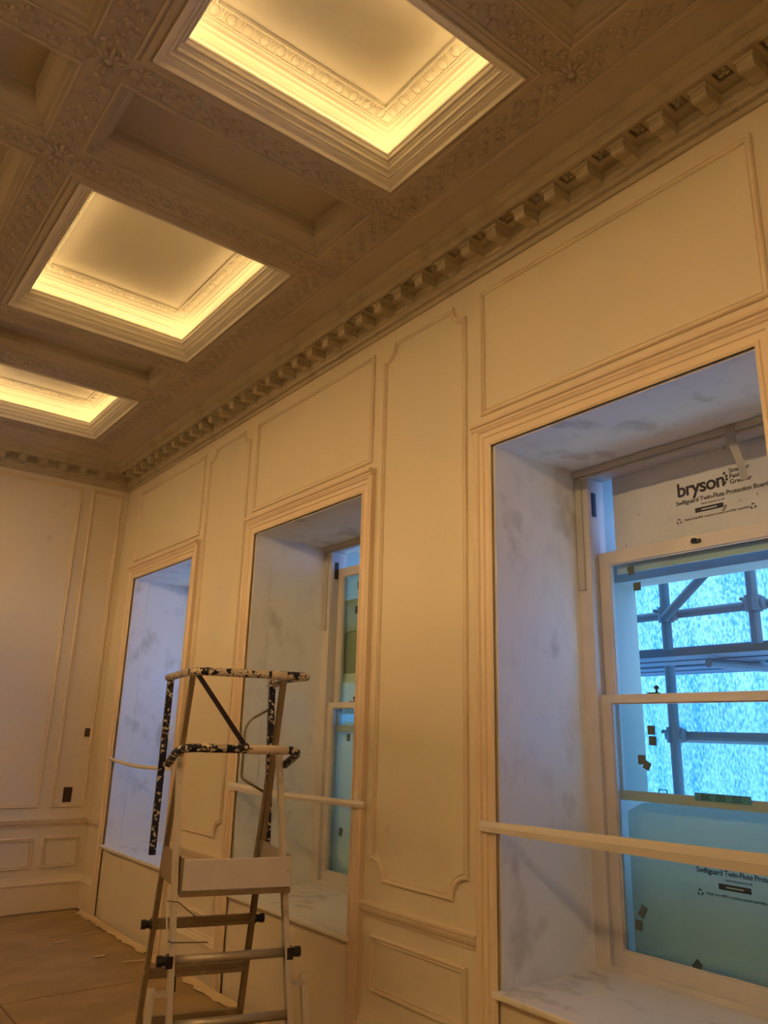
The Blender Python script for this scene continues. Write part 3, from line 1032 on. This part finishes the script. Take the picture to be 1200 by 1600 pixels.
pad(XP1, 2.448, 0.930, 0.034, 0.054, 0.5, 'tilted cork pad low on the nearest window near its left stile')
pad(XP1, 2.475, 0.865, 0.040, 0.044, 0.1, 'faint cork pad just below the tilted one at the left of the nearest window')
pad(XP1, 2.180, 0.756, 0.036, 0.044, 0.7, 'cork pad standing on its corner near the bottom rail of the nearest window')
pad(XP2, 2.426, 2.600, 0.038, 0.048, -0.1, 'small cork pad high in the upper pane of the nearest window')
pad(XP2, 2.395, 2.508, 0.044, 0.044, 0.0, 'square dark cork pad at the edge of the bright view in the nearest window')
pad(XP2, 4.930, 2.855, 0.050, 0.060, 0.0, 'dark cork pad at the top of the middle window upper pane')
pad(XP2, 4.955, 2.660, 0.045, 0.060, 0.0, 'greyish cork pad on the middle window upper pane below the dark one')
pad(XP2, 4.820, 2.115, 0.040, 0.050, 0.0, 'cork pad on the middle window upper pane, upper of the pair near its bottom')
pad(XP2, 4.822, 2.050, 0.040, 0.050, 0.0, 'cork pad on the middle window upper pane, lower of the pair near its bottom')
pad(XP1, 4.935, 1.685, 0.042, 0.052, 0.0, 'cork pad near the top of the middle window lower pane')
pad(XP1, 4.990, 1.018, 0.042, 0.056, 0.3, 'tilted cork pad in the lower half of the middle window lower pane')

# blue label tape on the dropped meeting rail with marker writing
bt = link('label_tape', B(XP2 - 0.022, XP2 - 0.0195, 1.872, 2.145, 1.452, 1.488), 'bluetape')
tag(bt, 'strip of blue tape with marker writing on the dropped meeting rail of the nearest window', 'tape')
for i, wd in enumerate(('BK', '00', '02')):
    text_mesh('marker_writing', wd, 0.040, 'print_blue', bt, face_mtx(XP2 - 0.0225, 2.115 - 0.078 * i, 1.457), spacing=1.1)

# grey tape hanging from the head bead
bm = bmesh.new()
pts = [(XF - 0.032, 1.735, 3.198, 0.024), (XF - 0.036, 1.737, 3.16, 0.026), (XF - 0.040, 1.732, 3.12, 0.022), (XF - 0.022, 1.722, 3.05, 0.020), (XF - 0.012, 1.708, 2.98, 0.019), (XF - 0.010, 1.702, 2.915, 0.018)]
prev = None
for x, y, z, hw in pts:
    r = [bm.verts.new((x, y - hw, z)), bm.verts.new((x, y + hw, z)), bm.verts.new((x + 0.001, y + hw, z)), bm.verts.new((x + 0.001, y - hw, z))]
    if prev:
        for k in range(4): bm.faces.new((prev[k], prev[(k + 1) % 4], r[(k + 1) % 4], r[k]))
    else: bm.faces.new(r)
    prev = r
bm.faces.new(list(reversed(prev)))
tag(link('masking_tape', bm, 'greytape'), 'grey strip of masking tape hanging from the top of the nearest window frame', 'tape')

# paper strips stretched across the openings
def band(ya, yb, za, zb, wa, wb, sag, label, twist=0.15):
    bm = bmesh.new()
    n = 24
    prev = None
    for i in range(n + 1):
        t = i / n
        y = ya + (yb - ya) * t
        z = za + (zb - za) * t - sag * math.sin(math.pi * t)
        w = (wa + (wb - wa) * t) / 2
        tw = 0.55 * (1 - 2 * t) * twist
        x = XW - 0.0455 - (0.004 if 0.08 < t < 0.92 else 0)
        dx = w * math.sin(tw)
        dz = w * math.cos(tw)
        r = [bm.verts.new((x - dx, y, z - dz)), bm.verts.new((x - 0.006, y, z)), bm.verts.new((x + dx, y, z + dz)), bm.verts.new((x + dx + 0.0015, y, z + dz)), bm.verts.new((x - dx + 0.0015, y, z - dz))]
        if prev:
            for k in range(5): bm.faces.new((prev[k], prev[(k + 1) % 5], r[(k + 1) % 5], r[k]))
        else: bm.faces.new(r)
        prev = r
    bm.faces.new(list(reversed(prev)))
    tag(link('masking_paper_strip', bm, 'tape'), label, 'paper strip')
band(2.79, 1.17, 1.314, 1.326, 0.045, 0.076, 0.0, 'white paper strip stretched across the nearest window')
band(5.345, 3.70, 1.332, 1.332, 0.052, 0.036, 0.012, 'cream paper strip stretched across the middle window behind the ladder')
band(7.93, 6.39, 1.425, 1.40, 0.034, 0.034, 0.03, 'thin pale paper strip stretched across the farthest window')

# ================================================================ OUTSIDE: SCAFFOLD AND SHEETING
def sheet_obj(x, y0, y1, z0, z1, label):
    bm = bmesh.new()
    ny, nz = 60, 50
    g = []
    for i in range(ny + 1):
        row = []
        y = y0 + (y1 - y0) * i / ny
        for j in range(nz + 1):
            z = z0 + (z1 - z0) * j / nz
            row.append(bm.verts.new((x + 0.05 * math.sin(y * 5.1 + 0.6 * math.sin(z * 2)) + 0.03 * math.sin(y * 13 + z * 2.3) + random.uniform(-.006, .006), y, z)))
        g.append(row)
    for i in range(ny):
        for j in range(nz):
            bm.faces.new((g[i][j], g[i + 1][j], g[i + 1][j + 1], g[i][j + 1]))
    tag(link('debris_sheeting', bm, 'sheet', smooth=True), label, 'sheeting')
sheet_obj(5.75, -1.5, 13.5, -0.5, 8.5, 'crinkled bright blue-white scaffold sheeting outside the windows')

def pole(name, pts, r, label, grp):
    bm = bmesh.new()
    tube(bm, pts, r, 12)
    return tag(link(name, bm, 'steel', smooth=False), label, 'scaffold pole', grp)
SX = 4.8
G = 'scaffold poles outside the windows'
pl = pole('scaffold_pole', [(SX, 3.02, -0.2), (SX, 3.02, 4.6)], 0.034, 'upright scaffold pole at the left of the view through the nearest window', G)
pr = pole('scaffold_pole', [(SX, 2.40, 2.2), (SX, 2.40, 4.6)], 0.034, 'upright scaffold pole at the right of the view through the nearest window', G)
pole('scaffold_pole', [(SX, 6.4, -0.2), (SX, 6.4, 4.6)], 0.030, 'upright scaffold pole outside beyond the middle window', G)
pole('scaffold_pole', [(SX + 0.068, 0.2, 2.575), (SX + 0.072, 9.0, 2.555)], 0.030, 'horizontal scaffold ledger above the plank deck', G)
pole('scaffold_pole', [(SX + 0.074, 0.2, 1.735), (SX + 0.074, 3.05, 1.750)], 0.036, 'horizontal scaffold ledger below the plank deck', G)
pole('scaffold_pole', [(SX - 0.09, 2.98, 2.52), (SX - 0.09, 2.56, 2.86)], 0.030, 'diagonal scaffold brace rising right from the left upright', G)
pole('scaffold_pole', [(4.30, 2.45, 2.165), (SX + 0.35, 2.20, 2.160)], 0.028, 'sloping scaffold transom under the plank deck', G)
for i, (px_, w_) in enumerate(((4.33, 0.22), (4.57, 0.22), (4.96, 0.22), (5.20, 0.22))):
    nm = ['nearest the building', 'second from the building', 'third from the building', 'nearest the sheeting'][i]
    bm = B(px_ - w_ / 2, px_ + w_ / 2, 0.0, 9.2, 2.20 if i % 2 else 2.205, 2.245)
    tag(link('scaffold_plank', bm, 'deck'), 'weathered scaffold plank %s in the deck outside' % nm, 'plank', 'planks of the scaffold deck outside')
bm = B(5.33, 5.36, 0.0, 9.2, 2.20, 2.40)
tag(link('toe_board', bm, 'deck'), 'dark upright toe board along the outer edge of the scaffold deck', 'toe board')
def coupler(x, y, z, parent):
    bm = bmesh.new()
    tube(bm, [(x, y, z - 0.05), (x, y, z + 0.05)], 0.052, 10)
    tube(bm, [(x + 0.02, y - 0.06, z), (x + 0.02, y + 0.06, z)], 0.044, 10)
    tube(bm, [(x - 0.05, y + 0.03, z + 0.02), (x - 0.09, y + 0.03, z + 0.02)], 0.012, 8)
    link('coupler', bm, 'steel', parent)
coupler(SX, 3.02, 2.56, pl)
coupler(SX, 2.40, 2.57, pr)
coupler(SX, 3.02, 1.76, pl)
tag(link('added_light_block', B(4.02, 4.14, -1.5, 11.0, -0.5, 1.14), 'stone'), 'added stone-coloured block outside that shades the lower board of the nearest window', 'added_light_block')  # added block, keeps low daylight off the board behind the lower pane

# ================================================================ HANGING TWIN-TUBE LAMPS
LAMPS = [7.75, 6.42, 5.09, 3.76, 2.43, 1.10, -0.23, -1.56]
for i, y in enumerate(LAMPS):
    t = root('hanging_tube_lamp', (-0.9, y, 3.88))
    wd_ = ['one', 'two', 'three', 'four', 'five', 'six', 'seven', 'eight'][i]
    tag(t, 'twin-tube work lamp number %s of the row hanging over the middle of the room' % wd_, 'lamp', 'twin-tube lamps hanging in a row')
    bm = bmesh.new()
    for s in (-1, 1):
        q = [bm.verts.new(p) for p in ((s * 0.20, -0.32, -0.016), (s * 0.20, 0.32, -0.016), (0, 0.32, 0.045), (0, -0.32, 0.045))]
        bm.faces.new(q)
        q2 = [bm.verts.new(p) for p in ((s * 0.20, -0.32, -0.012), (s * 0.20, 0.32, -0.012), (0, 0.32, 0.050), (0, -0.32, 0.050))]
        bm.faces.new(q2)
    link('reflector', bm, 'tray', t, recalc=False)  # rim shaped to keep the tube light off the ceiling and cornice
    for s in (-1, 1):
        bm = bmesh.new()
        tube(bm, [(s * 0.045, -0.26, -0.030), (s * 0.045, 0.26, -0.030)], 0.014, 10)
        link('lamp_tube', bm, 'tube', t, True)
    link('light_stop_plate', B(-0.075, 0.075, -0.30, 0.30, -0.092, -0.088), 'tray', t)  # added plate, cuts the tube light that falls on the lower walls
    for yy in (-0.29, 0.29):
        bm = bmesh.new()
        box(bm, -0.006, 0.006, yy - 0.006, yy + 0.006, -0.088, 0.030)
        link('end_bracket', bm, 'dark', t)
    for yy in (-0.25, 0.25):
        bm = bmesh.new()
        tube(bm, [(0, yy, 0.045), (0, yy, 0.61)], 0.004, 6)
        link('cord', bm, 'dark', t)

# ================================================================ BACK WALL: OPEN ELECTRIC BOXES
def back_box(x, z, w, h, label):
    t = root('electrical_back_box', (x, YB, z))
    tag(t, label, 'electrical box')
    bm = bmesh.new()
    box(bm, -w / 2, w / 2, -0.003, 0.0, -h / 2, h / 2)
    link('box_shade_plate', bm, 'gap', t)  # flat dark plate, shade of the open box put into its colour
    bm = bmesh.new()
    sweep(bm, rect(-w / 2, w / 2, -h / 2, h / 2), [(0, 0), (0, 0.007), (0.006, 0.007), (0.006, 0.002)], lambda a, b, q: (a, -q, b), closed=True)
    link('box_rim', bm, 'wire', t)
    for k in range(3):
        bm = bmesh.new()
        xx = -w * 0.22 + k * w * 0.2
        tube(bm, [(xx, -0.004, -h * 0.42), (xx + 0.006, -0.012, -h * 0.1), (xx - 0.004, -0.010, h * 0.2), (xx + 0.002, -0.004, h * 0.40)], 0.003, 6)
        link('cable', bm, 'wire', t)
back_box(2.676, 1.657, 0.060, 0.085, 'small open electric box with loose cables, upper one on the far wall')
back_box(2.552, 1.057, 0.085, 0.140, 'larger open electric box with loose cables, lower one on the far wall')

# ================================================================ FLOOR PROTECTION AND SCRAPS
def fsheet(x0, x1, y0, y1, z, label):
    bm = B(x0, x1, y0, y1, -0.006, z)
    tag(link('floor_protection_sheet', bm, 'floorb'), label, 'protection sheet', 'brown hardboard sheets covering the floor')
fsheet(-2.78, 2.77, 5.886, 8.37, 0.000, 'brown hardboard floor sheet running along the far wall')
fsheet(1.545, 2.77, 2.9, 5.876, 0.0004, 'brown hardboard floor sheet under the ladder next to the window wall')
fsheet(-2.78, 1.530, 2.9, 5.876, 0.0002, 'brown hardboard floor sheet at the lower left corner')
fsheet(-2.78, 2.77, YF + 0.03, 2.89, 0.0002, 'brown hardboard floor sheet beneath the camera')

def torn(y0, y1, x0, wd, label):
    bm = bmesh.new()
    n = max(4, int((y1 - y0) / 0.06))
    rows = []
    for i in range(n + 1):
        y = y0 + (y1 - y0) * i / n
        a = x0 - wd * random.uniform(0.3, 1.0)
        rows.append([bm.verts.new((x0 + 0.012, y, 0.030 + random.uniform(0, .012))), bm.verts.new((x0 - wd * 0.15, y, 0.010 + random.uniform(0, .01))), bm.verts.new((a, y, 0.004 + random.uniform(0, .008)))])
    for a, b in zip(rows, rows[1:]):
        for k in range(2):
            bm.faces.new((a[k], a[k + 1], b[k + 1], b[k]))
    o = link('torn_tape', bm, 'scrap')
    md = o.modifiers.new('thickness', 'SOLIDIFY')
    md.thickness = 0.0015
    tag(o, label, 'tape')
torn(6.50, 8.20, 2.745, 0.05, 'torn paper tape along the floor edge under the farthest window')
torn(4.30, 6.40, 2.735, 0.06, 'torn paper tape along the floor edge behind the ladder')
def scrap(x, y, l, w, rz, label):
    bm = bmesh.new()
    n = 9
    ring = []
    for k in range(n):
        t = 2 * math.pi * k / n
        q = random.uniform(0.6, 1.1)
        ring.append((l * q * math.cos(t), w * q * math.sin(t)))
    a = [bm.verts.new((u, v, 0.0015 + random.uniform(0, .006))) for u, v in ring]
    b = [bm.verts.new((v.co.x, v.co.y, v.co.z + 0.002)) for v in a]
    bm.faces.new(a)
    bm.faces.new(list(reversed(b)))
    for k in range(n):
        bm.faces.new((a[k], a[(k + 1) % n], b[(k + 1) % n], b[k]))
    o = link('paper_scrap', bm, 'scrap')
    o.location = (x, y, 0.0004)
    o.rotation_euler = (0, 0, rz)
    tag(o, label, 'paper scrap', 'torn paper scraps on the floor')
scrap(2.42, 6.62, 0.07, 0.035, 0.3, 'pale triangular paper scrap on the floor sheet left of the ladder')
scrap(2.62, 6.35, 0.20, 0.016, -0.2, 'long thin paper scrap on the floor pointing at the window wall')
scrap(2.58, 7.35, 0.13, 0.018, 0.2, 'curled paper scrap on the floor by the far end of the window wall')
scrap(2.30, 7.20, 0.10, 0.012, 0.1, 'short thin paper scrap on the floor below the farthest window')
scrap(2.10, 5.05, 0.05, 0.05, 0.0, 'crumpled paper scrap on the floor behind the ladder rungs')

# ================================================================ PLATFORM STEP LADDER
lad = root('platform_step_ladder', (1.9413, 3.6089, 0), math.radians(-16.3388))
tag(lad, 'paint-splashed aluminium platform step ladder with navy guard rails, standing by the middle window', 'ladder')
U = Vector((1, 0, 0))
V = Vector((0, 1, 0))
def lerp(a, b, t): return tuple(a[i] + (b[i] - a[i]) * t for i in range(3))
def at_z(a, b, z): return lerp(a, b, (z - a[2]) / (b[2] - a[2]))
FLt, FLb = (-0.310, 0.171, 1.575), (-0.266, -0.14, 0.012)
FRt, FRb = (0.225, 0.179, 1.610), (0.312, -0.14, 0.012)
RLt, RLb = (-0.262, 0.317, 2.000), (-0.312, 0.905, 0.012)
RRt, RRb = (0.262, 0.310, 2.010), (0.260, 0.905, 0.012)
def stile(t, b, m, side, nm='stile'):
    bm = bmesh.new()
    # web faces sideways (u), flanges give the light front face
    channel(bm, t, b, 0.052, 0.024, V, 0.003, flip=side)
    o = link(nm, bm, m, lad)
    bm = bmesh.new()
    f = Vector(b)
    box(bm, f.x - 0.026, f.x + 0.026, f.y - 0.035, f.y + 0.035, 0.0, 0.045)
    bevel(bm, 0.006, 2)
    link('rubber_foot', bm, 'dark', o)
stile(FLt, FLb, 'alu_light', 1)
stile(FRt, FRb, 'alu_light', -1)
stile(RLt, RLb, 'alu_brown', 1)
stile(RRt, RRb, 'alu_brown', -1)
# front rungs: round tubes with knobs
def knob(bm, p, s):
    p = Vector(p)
    dome(bm, p, V, Vector((0, 0, 1)), U * s, 0.030, 0.030, 0.018, 12, 3)
    tube(bm, [p - U * s * 0.018, p + U * s * 0.052], 0.020, 10)
    tube(bm, [p + U * s * 0.030, p + U * s * 0.055], 0.024, 10)
for z in (0.70, 0.452, 0.205):
    a, b = Vector(at_z(FLt, FLb, z)), Vector(at_z(FRt, FRb, z))
    bm = bmesh.new()
    tube(bm, [a + U * 0.006, b - U * 0.006], 0.0205, 14)
    r = link('rung', bm, 'alu', lad, True)
    for p, s in ((a, -1), (b, 1)):
        if z > 0.6:
            bm = bmesh.new()
            knob(bm, p + U * s * 0.0, s)
            box(bm, p.x - 0.015, p.x + 0.015, p.y - 0.032, p.y + 0.02, p.z - 0.026, p.z + 0.024)
            link('rung_bracket', bm, 'dark', r)
# rear rungs: folded rails
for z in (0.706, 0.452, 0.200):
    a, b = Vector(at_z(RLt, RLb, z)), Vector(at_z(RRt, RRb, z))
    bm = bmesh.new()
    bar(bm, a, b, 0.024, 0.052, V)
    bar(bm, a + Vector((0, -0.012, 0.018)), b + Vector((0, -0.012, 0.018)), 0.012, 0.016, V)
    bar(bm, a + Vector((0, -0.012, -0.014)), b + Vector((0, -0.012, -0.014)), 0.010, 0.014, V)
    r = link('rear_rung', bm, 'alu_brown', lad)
    if z > 0.6:
        for p, s in ((a, -1), (b, 1)):
            bm = bmesh.new()
            knob(bm, p, s)
            link('rung_bracket', bm, 'dark', r)
# platform: front board, side boards, deck
bm = B(-0.256, 0.260, -0.022, -0.004, 0.990, 1.123)
bevel(bm, 0.002, 1)
link('front_board', bm, 'boardpale', lad)
bm = B(-0.262, 0.262, -0.014, 0.60, 0.962, 0.984)
link('platform', bm, 'alu_brown', lad)
bm = bmesh.new()
bar(bm, (-0.258, 0.0, 1.052), (-0.292, 0.52, 1.046), 0.150, 0.006, (0, 0, 1))
link('side_board', bm, 'alu_brown', lad)
bm = bmesh.new()
bar(bm, (0.262, 0.02, 1.052), (0.246, 0.60, 1.052), 0.150, 0.006, (0, 0, 1))
link('side_board', bm, 'alu', lad)
# top guard hoop
bm = bmesh.new()
hz = 1.982
hp = fillet([(-0.328, 0.78, hz + 0.020), (-0.300, -0.04, hz + 0.010), (0.300, -0.06, hz + 0.010), (0.276, 0.74, hz + 0.026)], 0.11, 7)
tube(bm, hp, 0.0205, 12)
gr = link('guard_hoop', bm, 'splash', lad, True)
bm = bmesh.new()
tube(bm, [(-0.08 + 0.17, -0.0555, hz + 0.008), (-0.08 + 0.25, -0.057, hz + 0.008)], 0.0215, 12)
link('cream_patch', bm, 'grip', gr, True)
for a, b in (((-0.322, 0.70, 1.996), (-0.330, 0.70, 1.050)), ((0.277, 0.70, 1.995), (0.306, 0.70, 1.075))):
    bm = bmesh.new()
    bar(bm, a, b, 0.036, 0.036, U)
    link('guard_leg', bm, 'navy', lad)
bm = bmesh.new()
box(bm, 0.255, 0.300, 0.60, 0.74, 1.972, 1.986)
link('clamp', bm, 'alu', lad)
# waist hoop at the front
bm = bmesh.new()
hp = fillet([(-0.352, 0.16, 1.545), (-0.330, 0.0, 1.626), (0.285, 0.0, 1.622), (0.246, 0.17, 1.545)], 0.075, 7)
tube(bm, hp, 0.0205, 12)
wh = link('waist_hoop', bm, 'navy', lad, True)
bm = bmesh.new()
tube(bm, [(0.000, 0.0, 1.6240), (0.215, 0.0, 1.6224)], 0.0225, 14)
link('grip_sleeve', bm, 'grip', wh, True)
bm = bmesh.new()
tube(bm, [(-0.22, 0.0, 1.6275), (-0.10, 0.0, 1.6268)], 0.0212, 14)
link('paint_smear', bm, 'splash', wh, True)
# diagonal brace
bm = bmesh.new()
bar(bm, (-0.278, -0.012, 1.985), (-0.006, -0.022, 1.632), 0.004, 0.024, V)
dome(bm, (-0.010, -0.024, 1.636), U, Vector((0, 0, 1)), -V, 0.020, 0.020, 0.010, 10, 3)
link('diagonal_brace', bm, 'navyclean', lad)
bm = bmesh.new()
dome(bm, (-0.008, -0.033, 1.634), U, Vector((0, 0, 1)), -V, 0.009, 0.009, 0.006, 8, 2)
link('bolt', bm, 'alu_light', lad)
# bent rod and thin strut of the gate
bm = bmesh.new()
tube(bm, fillet([(0.271, 0.70, 1.842), (0.159, 0.70, 1.775), (0.132, 0.70, 1.731), (0.131, 0.70, 1.451), (0.162, 0.70, 1.430), (0.268, 0.70, 1.374)], 0.03, 4), 0.0075, 8)
link('bent_rod', bm, 'alu_brown', lad, True)
bm = bmesh.new()
bar(bm, (0.290, 0.69, 1.580), (0.240, 0.69, 1.000), 0.018, 0.012, U)
link('strut', bm, 'alu_brown', lad)
# outrigger legs beside the front stiles
for s, uu, zt in ((-1, -0.352, 0.600), (1, 0.352, 0.606)):
    bm = bmesh.new()
    ub = uu + s * 0.03
    channel(bm, (uu, -0.02, zt), (ub, -0.15, 0.010), 0.030, 0.040, U, 0.003, flip=-1)
    og = link('stabiliser_leg', bm, 'alu_light', lad)
    bm = bmesh.new()
    b0 = at_z(FLt, FLb, 0.575) if s < 0 else at_z(FRt, FRb, 0.575)
    x0, x1 = sorted((uu, b0[0]))
    box(bm, x0, x1, -0.036, -0.030, 0.564, 0.588)
    link('stabiliser_bracket', bm, 'alu_light', og)
# label strip and cable ties on the left stile
bm = bmesh.new()
bar(bm, (-0.318, 0.03, 0.955), (-0.300, -0.01, 0.765), 0.004, 0.020, U)
link('label_strip', bm, 'tape', lad)
bm = bmesh.new()
tube(bm, [(-0.318, 0.02, 0.945), (-0.270, -0.02, 0.945), (-0.262, -0.015, 0.940), (-0.175, 0.03, 0.868)], 0.0022, 6)
link('cable_tie', bm, 'dark', lad)
bm = bmesh.new()
tube(bm, [(-0.302, 0.0, 0.785), (-0.288, -0.034, 0.782), (-0.262, -0.036, 0.780), (-0.120, -0.030, 0.772)], 0.0022, 6)
link('cable_tie', bm, 'dark', lad)
bm = bmesh.new()
p = at_z(RLt, RLb, 0.452)
tube(bm, [(-0.140, p[1] - 0.02, 0.43), (-0.138, p[1] - 0.02, 0.36)], 0.009, 6)
tube(bm, [(-0.138, p[1] - 0.02, 0.36), (-0.134, p[1] - 0.02, 0.25)], 0.003, 6)
link('hanging_strap', bm, 'dark', lad)
